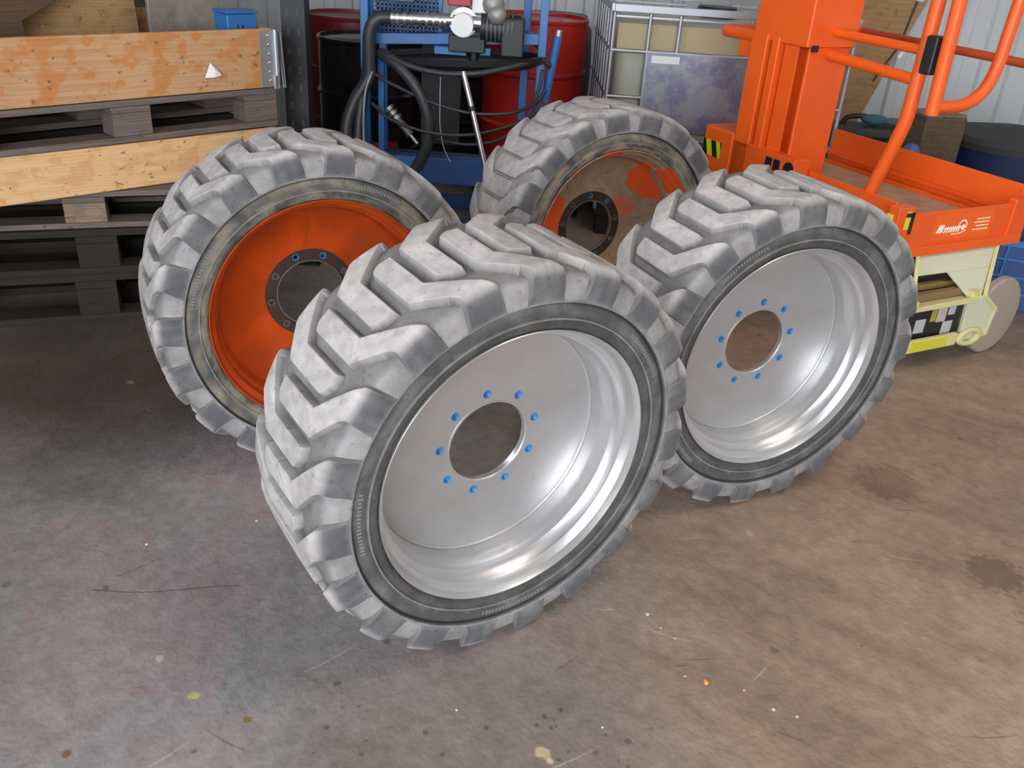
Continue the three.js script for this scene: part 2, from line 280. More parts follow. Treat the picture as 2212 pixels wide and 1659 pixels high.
const orangeRim = std(lin(.60, .078, .008), .3, 0, { map: tex(512, 512, (u, v) => { const n = fbm(u * 10, v * 10, 83, 5, 10); const k = 225 + 60 * (n - .5); return [k, k * .97, k * .94]; }, true, [1.2, 1.2]) });
const wornTex = tex(512, 512, (u, v) => { // paint worn to primer and dusting, in patches
  const x = u - .5, y = v - .5, n = fbm(u * 5 + 2, v * 5 + 7, 87, 5), e = fbm(u * 30, v * 30, 88, 3), k = n + .12 * (e - .5), r = Math.hypot(x, y);
  let c = mix3([172, 148, 124], [138, 112, 90], e);
  const lower = sm(-.16, -.24, x) * sm(.26, .16, y), upper = sm(.24, .12, Math.hypot(x - .37, y - .33)), mid = sm(.14, .05, Math.hypot(x - .24, y - .13));
  c = mix3(c, [206, 100, 72], .85 * sm(.5, .56, mid * .7 + 1.1 * (k - .5) + .06));
  c = mix3(c, [222, 86, 36], sm(.5, .56, Math.max(lower, upper) * .75 + .8 * (k - .5) + .03));
  const b = vnoise(u * 26, v * 26, 89); if (b > .93 && x > 0) c = mix3(c, [96, 96, 160], .8 * sm(.93, .97, b)); return c;
}, true, [1 / .6, 1 / .6]); wornTex.offset.set(.5, .5);
const worn = std(0xffffff, .5, 0, { map: wornTex });
const hubRust = std(lin(.075, .045, .03), .75, .2, { map: rubberTex });
const bluePaint = std(lin(.05, .22, .5), .45);
M.darkRim = std(lin(.2, .18, .17), .55, .5);
function discShape(ro, ri, bolts, br, phase) {
  const s = new THREE.Shape(); s.absarc(0, 0, ro, 0, Math.PI * 2); const h = new THREE.Path(); h.absarc(0, 0, ri, 0, Math.PI * 2, true); s.holes.push(h);
  for (let i = 0; i < 9; i++) { const a = phase - i * Math.PI * 2 / 9, p = new THREE.Path(); p.absarc(bolts * Math.cos(a), bolts * Math.sin(a), br, 0, Math.PI * 2, true); s.holes.push(p); }
  return s;
}
const wheels = [
  { x: .0305, z: -1.5543, yaw: .6046, cam: -.0252, ph: -43.5, disc: -.131, phase: 1.663, paint: 'silver', label: 'nearest wheel, silver rim, chunky grey tyre facing the open floor' },
  { x: .7403, z: -2.1872, yaw: .4406, cam: -.0095, ph: -30.0, disc: -.131, phase: 1.546, paint: 'silver', label: 'silver rimmed wheel just right of the nearest one, in front of the orange lift' },
  { x: -.5291, z: -2.2723, yaw: .4999, cam: .0362, ph: -39.2, disc: -.190, phase: 1.2, paint: 'orange', label: 'wheel with bright orange dish beside the pallet stack, dusty grey tyre' },
  { x: .3467, z: -3.1117, yaw: .5022, cam: .0345, ph: -33.3, disc: -.195, phase: .9, paint: 'worn', label: 'rearmost wheel with orange paint worn to tan, in front of the caged tank' },
];
wheels.forEach((w, wi) => {
  const t = thing('wheel', w.label, 'wheel'); t.rotation.order = 'YXZ'; t.rotation.set(-w.cam, w.yaw, 0);
  const up = V(0, 1, 0).applyEuler(t.rotation), H = .47, low = Math.max(0, w.cam) * .31 - .003;
  t.position.set(w.x - up.x * H, .47 - up.y * H + low, w.z - up.z * H);
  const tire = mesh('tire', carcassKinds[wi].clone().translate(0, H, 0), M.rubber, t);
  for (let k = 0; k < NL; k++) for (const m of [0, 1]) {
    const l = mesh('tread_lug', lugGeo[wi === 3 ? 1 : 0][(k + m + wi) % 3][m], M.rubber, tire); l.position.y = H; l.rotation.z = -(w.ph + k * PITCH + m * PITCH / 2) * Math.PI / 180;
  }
  // raised moulded marks on the side wall band: short worn ribs, too worn to read
  const marks = []; for (const [a0, a1] of [[.75, 1.15], [2.9, 3.35], [4.5, 4.9]]) for (let a = a0; a < a1; a += .024) { const g = bx(.005, R(.008, .012), .0022, 0, .3705, .0048, .0008); g.rotateZ(-(a + wi)); marks.push(g); }
  const mk = mesh('moulded_marks', marks, std(lin(.17, .17, .17), .85), tire); mk.position.y = H; mk.userData.kind = 'stuff';
  const paint = { silver, orange: orangeRim, worn }[w.paint];
  const rim = mesh('rim', rimGeo, w.paint === 'worn' ? worn : paint, t, w.paint === 'silver' ? 'silver rim' : w.paint === 'orange' ? 'orange rim' : 'worn orange and tan rim'); rim.position.y = H;
  if (w.paint === 'silver') {
    const dg = new THREE.ExtrudeGeometry(discShape(.2845, .0985, .1234, .0098, w.phase), { depth: .012, bevelEnabled: true, bevelSize: .0012, bevelThickness: .0012, bevelSegments: 1, curveSegments: 64 });
    const d = mesh('wheel_disc', dg, silver, t, 'flat silver disc with nine bolt holes round the hub'); d.position.set(0, H, w.disc - .0132);
    const weld = []; { const n = 110, tor = new THREE.TorusGeometry(.2805, .0042, 8, 240), p = tor.attributes.position; for (let i = 0; i < p.count; i++) { const a = Math.atan2(p.getY(i), p.getX(i)), f = 1 + .0022 * Math.sin(a * n) * .6; p.setXYZ(i, p.getX(i) * f, p.getY(i) * f, p.getZ(i)); } tor.computeVertexNormals(); weld.push(tor); }
    mesh('weld_seam', weld, silver, d).position.z = .0142;
    for (let i = 0; i < 9; i++) { const a = w.phase - i * Math.PI * 2 / 9, b = mesh('bolt_hole', spin([[.0112, .0004], [.0112, .0012], [.0088, .0012], [.0082, -.012], [.0094, -.012]], 24, .4), bluePaint, d, 'blue painted bolt hole'); b.position.set(.1234 * Math.cos(a), .1234 * Math.sin(a), .0126); }
    mesh('hub_edge', spin([[.103, .0], [.1025, .0022], [.0995, .0022], [.0975, -.001], [.0970, -.0135], [.0985, -.0135]], 96, .4), silver, d).position.z = .013;
  } else {
    const dish = spin([[.3185, -w.disc - .012], [.314, -w.disc - .03], [.302, -w.disc * .66], [.285, -w.disc * .5], [.262, -w.disc * .34], [.235, -w.disc * .21], [.205, -w.disc * .11], [.175, -w.disc * .05], [.15, -w.disc * .015], [.138, .001], [.1355, .0005], [.1355, -.014], [.19, -.012], [.28, .02], [.31, -w.disc - .04]], 120, .5);
    if (w.paint === 'worn') { const p = dish.attributes.position, uv = dish.attributes.uv; for (let i = 0; i < p.count; i++) uv.setXY(i, p.getX(i), p.getY(i)); }
    const d = mesh('wheel_disc', dish, paint, t, w.paint === 'orange' ? 'bright orange dished disc' : 'dished disc, orange paint worn to tan'); d.position.set(0, H, w.disc);
    const face = new THREE.ExtrudeGeometry(discShape(.1357, .0985, .1185, .0088, w.phase), { depth: .01, bevelEnabled: true, bevelSize: .001, bevelThickness: .001, bevelSegments: 1, curveSegments: 48 });
    const f = mesh('hub_face', face, hubRust, d, 'rusty unpainted hub face'); f.position.z = -.0125;
    for (let i = 0; i < 9; i++) { const a = w.phase - i * Math.PI * 2 / 9, b = mesh('bolt_hole', spin([[.0102, .0004], [.0102, .001], [.008, .001], [.0076, -.01], [.0086, -.01]], 20, .4), i % 4 ? M.darkRim : bluePaint, d); b.position.set(.1185 * Math.cos(a), .1185 * Math.sin(a), -.0012); }
    mesh('hub_edge', spin([[.1015, .0], [.101, .0018], [.0985, .0018], [.097, -.001], [.0968, -.0115], [.0985, -.0115]], 72, .4), M.darkRim, d).position.z = -.0015;
  }
});

// ---------------------------------------------------------------- the pallet stack on the left
const SC = [-1.735, -3.505];
function pallet(y, h, ang, label, mats, dx = 0) {
  const a = ang * Math.PI / 180, t = thing('pallet', label, 'pallet', [SC[0] + dx, y, SC[1]], a), b = .022 * h / .144, bl = h - 3 * b;
  for (const z of [-.35, 0, .35]) mesh('bottom_board', bx(1.2, b, z ? .1 : .145, 0, b / 2, z, .003), mats[0], t);
  for (const x of [-.5275, 0, .5275]) for (const z of [-.35, 0, .35]) mesh('block', bx(.145, bl, z ? .1 : .145, x, b + bl / 2, z, .004), mats[1], t);
  for (const x of [-.5275, 0, .5275]) mesh('stringer_board', bx(.145, b, .8, x, b * 1.5 + bl, 0, .003), mats[0], t);
  for (const z of [-.3275, -.1875, 0, .1875, .3275]) mesh('deck_board', bx(1.2, b, Math.abs(z) > .3 || !z ? .145 : .1, 0, b * 2.5 + bl, z, .003), mats[0], t);
  return t;
}
function collar(y, h, ang, label, mat) {
  const a = ang * Math.PI / 180, t = thing('pallet_collar', label, 'crate', [SC[0], y, SC[1]], a);
  for (const s of [1, -1]) { mesh('long_board', bx(1.19, h - .002, .02, 0, h / 2, s * .39, .002), mat, t); mesh('end_board', bx(.02, h - .002, .76, s * .585, h / 2, 0, .002), mat, t); }
  for (const sx of [1, -1]) for (const sz of [1, -1]) {
    const g = [bx(.062, h * .94, .003, sx * .567, h * .5, sz * .4025, .0008), bx(.003, h * .92, .05, sx * .5975, h * .5, sz * .375, .0008), rod(V(sx * .604, -.004, sz * .408), V(sx * .604, h * .98, sz * .408), .0115, 10), bx(.004, h * .96, .05, sx * .628, h * .47, sz * .395, .001, [0, 0, sx * .06]), rod(V(sx * .638, -.004, sz * .40), V(sx * .628, h * .9, sz * .40), .009, 10)];
    const hg = mesh('corner_hinge', g, M.galv, t, 'galvanised corner hinge');
    const rv = []; for (let k = 0; k < 6; k++) rv.push(new THREE.SphereGeometry(.0065, 8, 6).scale(1, 1, .5).translate(sx * .575, h * (.12 + .152 * k), sz * .404)); mesh('rivet', mergeGeometries(rv), M.steel, hg);
    const pin = new THREE.CylinderGeometry(.011, .009, .05, 12).translate(sx * .59, .022, sz * .414); mesh('hinge_foot', pin, M.steel, hg);
  }
  return t;
}
pallet(0, .197, 20, 'wooden pallet with shade painted into its wood, at the bottom of the stack, on the floor', [M.palletShaded, M.palletShaded], -.03);
pallet(.2, .176, 20, 'wooden pallet with shade painted into its wood, second from the floor in the stack', [M.palletShaded, M.palletShaded]);
pallet(.379, .139, 19.5, 'greyish wooden pallet right under the lower timber collar', [M.palletGrey, M.pallet], -.02);
collar(.52, .166, 45, 'lower pale pine collar in the stack, its long board clean and yellowish', M.pine);
pallet(.688, .15, 47, 'weathered pallet between the two timber collars', [M.palletGrey, M.palletGrey]);
collar(.84, .222, 47, 'upper timber collar with orange stained board, topmost of the stack', M.pineStained);
tag((() => { const o = mesh('shade_sheet', bx(1.14, .004, .74, 0, 0, 0, .001), M.blackPlastic); o.position.set(SC[0], .683, SC[1]); o.rotation.y = 45 * Math.PI / 180; return o; })(), 'added black sheet standing in for shade in the lower pine collar, seen through the pallet above', 'sheet');  // added sheet that blackens the gap where only shade falls
{ // what lies in the upper collar
  const a = 47 * Math.PI / 180, at = (lx, ly, lz) => V(lx, ly, lz).applyAxisAngle(V(0, 1, 0), a).add(V(SC[0], .84, SC[1]));
  const p = at(.42, .155, .05), t = thing('cement_board', 'grey board standing in the top of the upper collar', 'board', [p.x, p.y - .14, p.z], a);
  mesh('sheet', bx(.30, .5, .016, 0, .25, 0, .002), std(lin(.34, .30, .26), .9, 0, { map: rubberTex }), t); mesh('edge_strip', bx(.006, .5, .02, -.153, .25, 0, .001), M.galv, t);
  { const put = (name, label, pts, z, lean, mat) => { const sh = new THREE.Shape(pts.map(([a0, b0]) => new THREE.Vector2(a0, b0))), g = metricUV(new THREE.ExtrudeGeometry(sh, { depth: .012, bevelEnabled: true, bevelSize: .001, bevelThickness: .001, bevelSegments: 1 })); g.rotateX(lean); const o = mesh(name, g, mat), pp = at(0, .01, z); o.position.copy(pp); o.rotation.y = a; tag(o, label, 'board'); };
    put('plywood_sheet', 'tan plywood sheet standing in the upper timber collar', [[-.56, 0], [.29, 0], [.285, .62], [-.56, .62]], -.1, -.1, M.ply);
    put('hardboard_sheet', 'dark brown hardboard sheet in front of the tan plywood in the upper collar', [[-.57, 0], [-.2, 0], [-.2, .22], [.0, .32], [.06, .62], [-.57, .62]], .06, -.1, M.hardboard); }
  const q = at(.5, .17, .3), b = thing('plastic_box', 'small blue plastic box at the corner of the upper collar', 'box', [q.x, .84 + .12, q.z], a);
  mesh('body', bx(.13, .15, .1, 0, .075, 0, .008), M.blue, b); for (const x of [-.02, 0]) mesh('slot', bx(.007, .022, .004, x, .1, .0505, .001), M.blackPlastic, b); mesh('lid', bx(.136, .012, .106, 0, .156, 0, .004), M.blue, b);
  const s = at(.325, .075, .402), pg = new THREE.BufferGeometry();
  const P = [[-.03, -.02, .004], [-.008, .034, .012], [.006, .008, .02], [.02, .012, .006], [.034, -.012, .014], [.004, -.018, .018]]; const F = [0, 1, 2, 2, 1, 3, 2, 3, 4, 2, 4, 5, 0, 2, 5]; const pos = []; for (const i of F) pos.push(...P[i]); for (let k = F.length - 1; k >= 0; k--) pos.push(P[F[k]][0], P[F[k]][1], P[F[k]][2] - .0015);
  pg.setAttribute('position', new THREE.Float32BufferAttribute(pos, 3)); pg.computeVertexNormals(); const o = mesh('paper_scrap', pg, std(lin(.8, .79, .77), .8)); o.position.copy(s); o.rotation.y = a; tag(o, 'crumpled white paper scrap stuck on the orange stained board', 'paper');
}

// ---------------------------------------------------------------- rack post
{
  const t = thing('rack_post', 'black perforated steel post between the pallet stack and the drums', 'post', [-1.012, 0, -3.95]);
  const s = new THREE.Shape(); s.moveTo(-.05, .045); s.lineTo(-.05, -.045); s.lineTo(.05, -.045); s.lineTo(.05, .045); s.lineTo(.043, .045); s.lineTo(.043, -.038); s.lineTo(-.043, -.038); s.lineTo(-.043, .045); s.closePath();
  mesh('channel', new THREE.ExtrudeGeometry(s, { depth: 2.6, bevelEnabled: false }).rotateX(-Math.PI / 2), M.blackSteel, t);
  for (let k = 0; k < 26; k++) for (const x of [-.022, .022]) mesh('slot', bx(.013, .03, .003, x, .2 + k * .075, .0455, .001), std(lin(.05, .05, .052), .6), t);
  mesh('foot_plate', bx(.14, .008, .13, 0, .004, 0, .001), M.blackSteel, t);
}

// ---------------------------------------------------------------- drums and their pallet
function drum(x, y, z, r, h, mats, label) {
  const t = thing('drum', label, 'drum', [x, y, z]);
  const pr = [[0, .012], [r - .012, .012], [r - .012, 0], [r, 0], [r, .012], [r - .004, .016]]; const hoop = (y0) => pr.push([r - .004, y0 - .03], [r - .004, y0 - .018], [r + .008, y0 - .006], [r + .008, y0 + .006], [r - .004, y0 + .018]);
  hoop(h * .36); hoop(h * .68); const low = pr.slice(); pr.push([r - .004, h - .02]);
  mesh('shell', lathe(pr, 72), mats[0], t); mesh('top_rim', lathe([[r - .004, h - .022], [r + .002, h - .018], [r + .004, h - .006], [r, h], [r - .012, h], [r - .014, h - .016], [r - .02, h - .018], [0, h - .018]], 72), mats[1] || mats[0], t);
  mesh('bung', lathe([[0, h - .006], [.026, h - .006], [.03, h - .01], [.03, h - .018]], 20).translate(r * .55, 0, r * .3), M.galv, t);
  if (mats[2]) mesh('lower_band', lathe([[r - .002, .03], [r - .002, h * .30]], 72), mats[2], t);
  return t;
}
drum(0, .146, -5.3, .29, .885, [M.red], 'bright red steel drum on a pallet beside the caged tank');
drum(-1.12, 0, -5.78, .29, .93, [M.darkRed], 'dark red drum behind the glossy black one');
const dk = drum(-.905, 0, -5.12, .285, .885, [M.gloss, M.gloss, M.darkRed], 'glossy black drum with dark red lower band behind the hoses');
{ // the white ring mark printed on the red lower part
  const mk = canvasTex(128, 128, (c) => { c.fillStyle = '#8e0d10'; c.fillRect(0, 0, 128, 128); c.strokeStyle = '#e6dcd8'; c.lineWidth = 17; c.beginPath(); c.arc(56, 60, 34, -.3, 4.3); c.stroke(); c.fillStyle = '#e6dcd8'; c.fillRect(98, 72, 26, 14); });
  const g = new THREE.CylinderGeometry(.2855, .2855, .17, 24, 1, true, -.05, .75); mesh('printed_mark', g, std(0xffffff, .5, 0, { map: mk }), dk, 'white ring printed on red').position.y = .29;
}
drum(-.54, 0, -6.02, .29, .885, [M.blackPlastic], 'matt black drum standing farthest back between the red drums');
{ // small pallet below the right drum
  const t = thing('pallet', 'pallet on the floor under the bright red drum', 'pallet', [.0, 0, -5.35]);
  for (const z of [-.35, 0, .35]) mesh('bottom_board', bx(.62, .022, .1, 0, .011, z), M.palletShaded, t);
  for (const x of [-.24, .24]) for (const z of [-.35, 0, .35]) mesh('block', bx(.12, .078, .1, x, .061, z), M.palletShaded, t);
  for (const x of [-.24, .24]) mesh('stringer_board', bx(.12, .022, .8, x, .111, 0), M.palletShaded, t);
  for (const z of [-.33, -.165, 0, .165, .33]) mesh('deck_board', bx(.62, .022, .12, 0, .133, z), M.palletShaded, t);
}
{
  const t = thing('barrel', 'black plastic barrel squeezed between red drum and caged tank', 'barrel', [.12, 0, -6.05]);
  mesh('body', lathe([[0, 0], [.21, 0], [.235, .03], [.25, .3], [.25, .7], [.235, .9], [.2, .95], [0, .96]], 48), M.blackPlastic, t); mesh('lid', lathe([[0, .99], [.2, .985], [.21, .95], [.2, .945]], 48), M.blackPlastic, t);
}

// ---------------------------------------------------------------- caged tank
{
  const W = 1.2, D = 1.0, t = thing('tank_container', 'white plastic liquid tank in a galvanised tube cage with a metal name plate', 'tank', [.965, 0, -5.16], .02);
  const tankMat = new THREE.MeshPhysicalMaterial({ color: lin(.47, .46, .37), roughness: .5, transmission: .2, thickness: 0 });
  const X0 = -W / 2, Z = D / 2;
  mesh('tank', new RoundedBoxGeometry(W - .07, .95, D - .07, 5, .07).translate(0, .62, 0), tankMat, t);
  mesh('liquid_line', bx(W - .062, .12, .003, 0, 1.02, Z - .0335, .001), std(lin(.42, .33, .19), .6), t, 'tan band near the tank top');
  mesh('base_pallet', [bx(W, .03, D, 0, .13, 0), ...[-.52, 0, .52].flatMap((x) => [-.42, .42].map((z) => bx(.12, .115, .12, x, .0575, z)))], M.blackPlastic, t);
  const tr = .0105, ys = [.31, .535, .735, .955];
  mesh('top_rail', [-1, 1].flatMap((s) => [bar(V(-W / 2, 1.15, s * Z), V(W / 2, 1.15, s * Z), .03, .034), bar(V(s * W / 2, 1.15, -Z), V(s * W / 2, 1.15, Z), .03, .034), bar(V(-W / 2, 1.112, s * Z), V(W / 2, 1.112, s * Z), .012, .012)]), M.galv, t);
  for (const x of [-.597, -.42, -.272, .083, .26, .43, .597]) mesh('upright_tube', rod(V(x, x === -.272 ? .955 : .15, Z), V(x, 1.13, Z), tr), M.galv, t);
  for (const y of ys) mesh('cross_tube', y === .535 || y === .735 ? [rod(V(-W / 2, y, Z + .002), V(y === .735 ? -.42 : W / 2, y, Z + .002), tr * .9), ...(y === .735 ? [rod(V(.083, y, Z + .002), V(W / 2, y, Z + .002), tr * .9)] : [])] : rod(V(-W / 2, y, Z + .002), V(W / 2, y, Z + .002), tr * .9), M.galv, t);
  for (const s of [-1, 1]) { for (let k = 1; k <= 6; k++) mesh('upright_tube', rod(V(s * W / 2, .15, -Z + k * .145), V(s * W / 2, 1.13, -Z + k * .145), tr), M.galv, t); for (const y of ys) mesh('cross_tube', rod(V(s * W / 2, y, -Z), V(s * W / 2, y, Z), tr * .9), M.galv, t); }
  const plateTex = tex(256, 256, (u, v) => { const n = fbm(u * 6, v * 6, 101, 5), m = fbm(u * 30, v * 20, 104, 3); return mix3(mix3([158, 160, 168], [132, 132, 158], sm(.35, .65, n)), [178, 178, 176], .5 * sm(.6, .8, m)); });
  const pl = mesh('name_plate', new RoundedBoxGeometry(.5, .38, .003, 1, .001).translate(-.17, .765, Z + .018), std(0xffffff, .32, .6, { map: plateTex }), t, 'dull bluish metal plate');
  mesh('plate_label', [bx(.14, .035, .0015, -.325, .925, Z + .0205, .0005)], M.white, pl); mesh('plate_fold', bx(.008, .28, .012, -.42, .8, Z + .014, .001), M.galv, pl);
  mesh('lid', lathe([[0, 1.15], [.1, 1.15], [.11, 1.13], [.11, 1.09]], 32), M.blackPlastic, t);
}

// ---------------------------------------------------------------- blue pump trolley
{
  const t = thing('pump_trolley', 'blue steel pump trolley hung with black hoses in front of the drums', 'trolley', [-.36, 0, -4.4]);
  const P = (x, y, z) => V(x + .36, y, z + 4.4);
  for (const [x, z] of [[-.765, -4.2], [.032, -4.2], [-.75, -4.62], [-.047, -4.62]]) mesh('post', bar(P(x, .12, z), P(x, 1.62, z), .038, .038, .004), M.blue, t);
  mesh('guard_post', bar(P(-.70, .12, -4.24), P(-.70, .9, -4.24), .03, .03, .003), M.blue, t);
  mesh('upper_rail', [bar(P(-.765, .985, -4.2), P(.032, 1.03, -4.2), .03, .045), bar(P(-.75, 1.0, -4.62), P(-.047, 1.0, -4.62), .03, .04)], M.blue, t);
  mesh('side_rail', [bar(P(-.765, 1.0, -4.2), P(-.765, 1.0, -4.62), .03, .04), bar(P(.032, 1.0, -4.2), P(-.04, 1.0, -4.62), .03, .04)], M.blue, t);
  mesh('bracket', [bx(.145, .034, .05, ...P(-.375, .962, -4.16).toArray(), .004), bx(.05, .034, .05, ...P(-.22, .968, -4.16).toArray(), .004)], M.blue, t);
  mesh('base_beam', bx(.86, .13, .07, ...P(-.37, .42, -4.18).toArray(), .008), M.blueDark, t); mesh('base_beam', bx(.76, .08, .06, ...P(-.4, .36, -4.6).toArray(), .006), M.blueDark, t); mesh('base_front', bx(.13, .12, .012, ...P(-.56, .425, -4.14).toArray(), .003), M.blue, t);
  mesh('lower_frame', [bar(P(-.765, .14, -4.2), P(.032, .14, -4.2), .05, .07), bar(P(-.75, .14, -4.62), P(-.047, .14, -4.62), .05, .07), bar(P(-.76, .14, -4.2), P(-.75, .14, -4.62), .05, .07), bar(P(.032, .14, -4.2), P(-.04, .14, -4.62), .05, .07)], M.blueDark, t);
  for (const [x, z] of [[-.74, -4.24], [.0, -4.24], [-.72, -4.58], [-.07, -4.58]]) mesh('castor', [new THREE.TorusGeometry(.04, .018, 10, 24).rotateY(Math.PI / 2).translate(...P(x, .058, z).toArray()), bx(.05, .05, .05, ...P(x, .1, z).toArray())], M.blackPlastic, t);
  // perforated guard: a lattice of flat strips
  { const g = []; for (let k = 0; k <= 17; k++) g.push(bx(.0055, .34, .003, ...P(-.748 + k * .018, 1.17, -4.3).toArray(), 0)); for (let k = 0; k <= 18; k++) g.push(bx(.31, .0055, .003, ...P(-.596, 1.005 + k * .018, -4.3).toArray(), 0)); const m = mesh('guard_mesh', g, M.blue, t, 'blue punched guard mesh'); m.userData.kind = 'stuff';
    for (const x of [-.755, -.438]) mesh('guard_frame', bar(P(x, 1.0, -4.3), P(x, 1.34, -4.3), .02, .02), M.blue, t); mesh('back_panel', bx(.3, .34, .006, ...P(-.596, 1.17, -4.4).toArray(), .001), M.blackSteel, t); }
  // pump line
  mesh('pump_pipe', [rod(P(-.64, 1.088, -4.1), P(-.36, 1.094, -4.1), .026, 20)], M.steel, t);
  for (const x of [-.63, -.605, -.575, -.545, -.51, -.48, -.45, -.42, -.40]) { const wd = R(.006, .012); mesh('pipe_ring', rod(P(x, 1.089, -4.1), P(x + wd, 1.089, -4.1), R(.031, .037), 20), M.steel, t); }
  mesh('pump_cap', rod(P(-.316, 1.087, -4.1), P(-.316, 1.083, -4.02), .047, 32), std(lin(.72, .71, .70), .5), t, 'round pale end cap');
  mesh('pump_flange', [rod(P(-.316, 1.095, -4.15), P(-.316, 1.09, -4.08), .062, 28), rod(P(-.36, 1.09, -4.1), P(-.24, 1.09, -4.1), .036, 20)], M.steel, t);
  mesh('pump_motor', [rod(P(-.24, 1.075, -4.12), P(-.07, 1.07, -4.12), .06, 24), bx(.1, .16, .12, ...P(-.1, 1.04, -4.12).toArray(), .01), bx(.16, .07, .1, ...P(-.3, 1.0, -4.14).toArray(), .006)], M.blackSteel, t);
  mesh('motor_fins', Array.from({ length: 7 }, (_, k) => rod(P(-.215 + k * .018, 1.078, -4.12), P(-.209 + k * .018, 1.078, -4.12), .066, 24)), std(lin(.09, .09, .09), .5), t);
  mesh('valve_block', [new THREE.IcosahedronGeometry(.042, 1).translate(...P(-.17, 1.13, -4.06).toArray()), new THREE.IcosahedronGeometry(.05, 1).translate(...P(-.19, 1.17, -4.09).toArray())], std(lin(.3, .29, .28), .5, .5), t, 'grimy cast valve');
  mesh('red_box', bx(.1, .09, .08, ...P(-.335, 1.2, -4.1).toArray(), .006), std(lin(.34, .03, .04), .5), t); mesh('white_box', bx(.075, .1, .07, ...P(-.245, 1.18, -4.12).toArray(), .006), M.white, t); mesh('green_tray', [bx(.15, .05, .09, ...P(-.6, 1.18, -4.1).toArray(), .005)], std(lin(.02, .06, .04), .5), t); mesh('green_tray_label', bx(.13, .012, .07, ...P(-.59, 1.209, -4.09).toArray(), .003), M.white, t);
  mesh('drip_dish', lathe([[0, 0], [.3, .004], [.35, .018], [.362, .04], [.368, .04], [.357, .012], [.31, -.01], [0, -.012]], 64).scale(1, 1, .55).rotateZ(.04).translate(...P(-.31, .905, -4.2).toArray()), M.blackPlastic, t, 'black oval drip dish');
  mesh('stem', rod(P(-.27, .92, -4.16), P(-.27, 1.03, -4.16), .022), M.blackSteel, t);
  mesh('push_handle', [rod(P(.1, 1.05, -4.18), P(.062, .76, -4.2), .018, 14)], M.blue, t, 'blue slanting handle tube'); mesh('handle_tip', rod(P(.103, 1.075, -4.18), P(.1, 1.05, -4.18), .015, 12), M.galv, t);
  mesh('back_plate', bx(.2, .5, .02, ...P(-.46, .69, -4.62).toArray(), .003), M.blackSteel, t);
  // hoses of the trolley, each its own thing
  const hose = (label, pts, r, mat = M.rubberHose) => tag(mesh('hose', pipe(pts, r, 90, 10), mat), label, 'hose');
  hose('thick black hose from the silver pump pipe looping down by the left post', [[-.635, 1.088, -4.1], [-.69, 1.08, -4.09], [-.725, 1.02, -4.09], [-.73, .9, -4.1], [-.735, .83, -4.1], [-.80, .72, -4.08], [-.83, .6, -4.05], [-.80, .45, -4.03], [-.72, .33, -4.0]], .029);
  hose('thick black hose arching from the drip dish to the blue base', [[-.68, .93, -4.14], [-.60, .9, -4.06], [-.53, .84, -4.03], [-.475, .75, -4.02], [-.452, .65, -4.02], [-.468, .54, -4.03], [-.53, .43, -4.05], [-.6, .38, -4.08]], .026);
  hose('dark hose hanging straight down beside the blue left post', [[-.742, .98, -4.14], [-.748, .85, -4.13], [-.765, .72, -4.08], [-.775, .6, -4.05], [-.765, .5, -4.02], [-.71, .4, -4.0], [-.63, .33, -3.99], [-.55, .25, -4.0]], .024);
  hose('thin black cable sagging across the front of the trolley, upper one', [[-.71, .85, -4.1], [-.6, .81, -4.05], [-.42, .755, -4.0], [-.25, .73, -3.98], [-.08, .74, -4.0], [.02, .77, -4.12], [.06, .82, -4.16]], .0075);
  hose('thin black cable sagging lower across the silver lance', [[-.72, .72, -4.1], [-.62, .665, -4.04], [-.45, .63, -4.0], [-.27, .635, -3.98], [-.1, .675, -4.02], [.01, .72, -4.1], [.05, .80, -4.16]], .0075);
  hose('lowest thin dark cable curving up to the right post', [[-.42, .58, -4.1], [-.27, .57, -4.08], [-.12, .61, -4.08], [-.02, .7, -4.1], [.03, .82, -4.15], [.04, .9, -4.17]], .007);
  hose('black hose resting along the front rim of the drip dish', [[-.64, .93, -4.08], [-.52, .9, -4.02], [-.38, .888, -3.99], [-.22, .9, -4.0], [-.08, .93, -4.05], [.02, .95, -4.14], [.07, .925, -4.17]], .0125);
  hose('pale thin tube hanging in front of the thick hoses', [[-.715, .86, -4.08], [-.74, .78, -4.05], [-.748, .66, -4.03], [-.745, .54, -4.02]], .0045, std(lin(.3, .3, .33), .4));
  hose('thin pale wire hanging in the middle of the trolley', [[-.402, .87, -4.0], [-.401, .76, -3.99], [-.398, .66, -3.99], [-.38, .57, -3.99], [-.35, .51, -3.99]], .0025, std(lin(.28, .28, .28), .4));
  const l = thing('lance', 'bright silver suction lance leaning in front of the trolley', 'lance'); mesh('tube', rod(V(-.303, .902, -3.985), V(-.165, .44, -3.92), .0125, 16), M.steel, l); mesh('collar_ring', rod(V(-.2615, .762, -3.9655), V(-.2555, .742, -3.9625), .015, 16), M.blackPlastic, l);
  const n = thing('nozzle', 'grimy metal nozzle hanging among the hoses', 'nozzle'); mesh('body', rod(V(-.645, .71, -4.09), V(-.54, .6, -4.06), .014, 14, .02), std(lin(.12, .12, .12), .5, .6), n); mesh('grip_rings', [0, .25, .5].map((k) => rod(V(-.645 + .07 * k, .71 - .073 * k, -4.09 + .02 * k), V(-.634 + .07 * k, .699 - .073 * k, -4.088 + .02 * k), .025, 14)), std(lin(.2, .2, .2), .4, .7), n);
  mesh('tip', rod(V(-.54, .6, -4.06), V(-.505, .565, -4.05), .008, 12), M.galv, n);
}

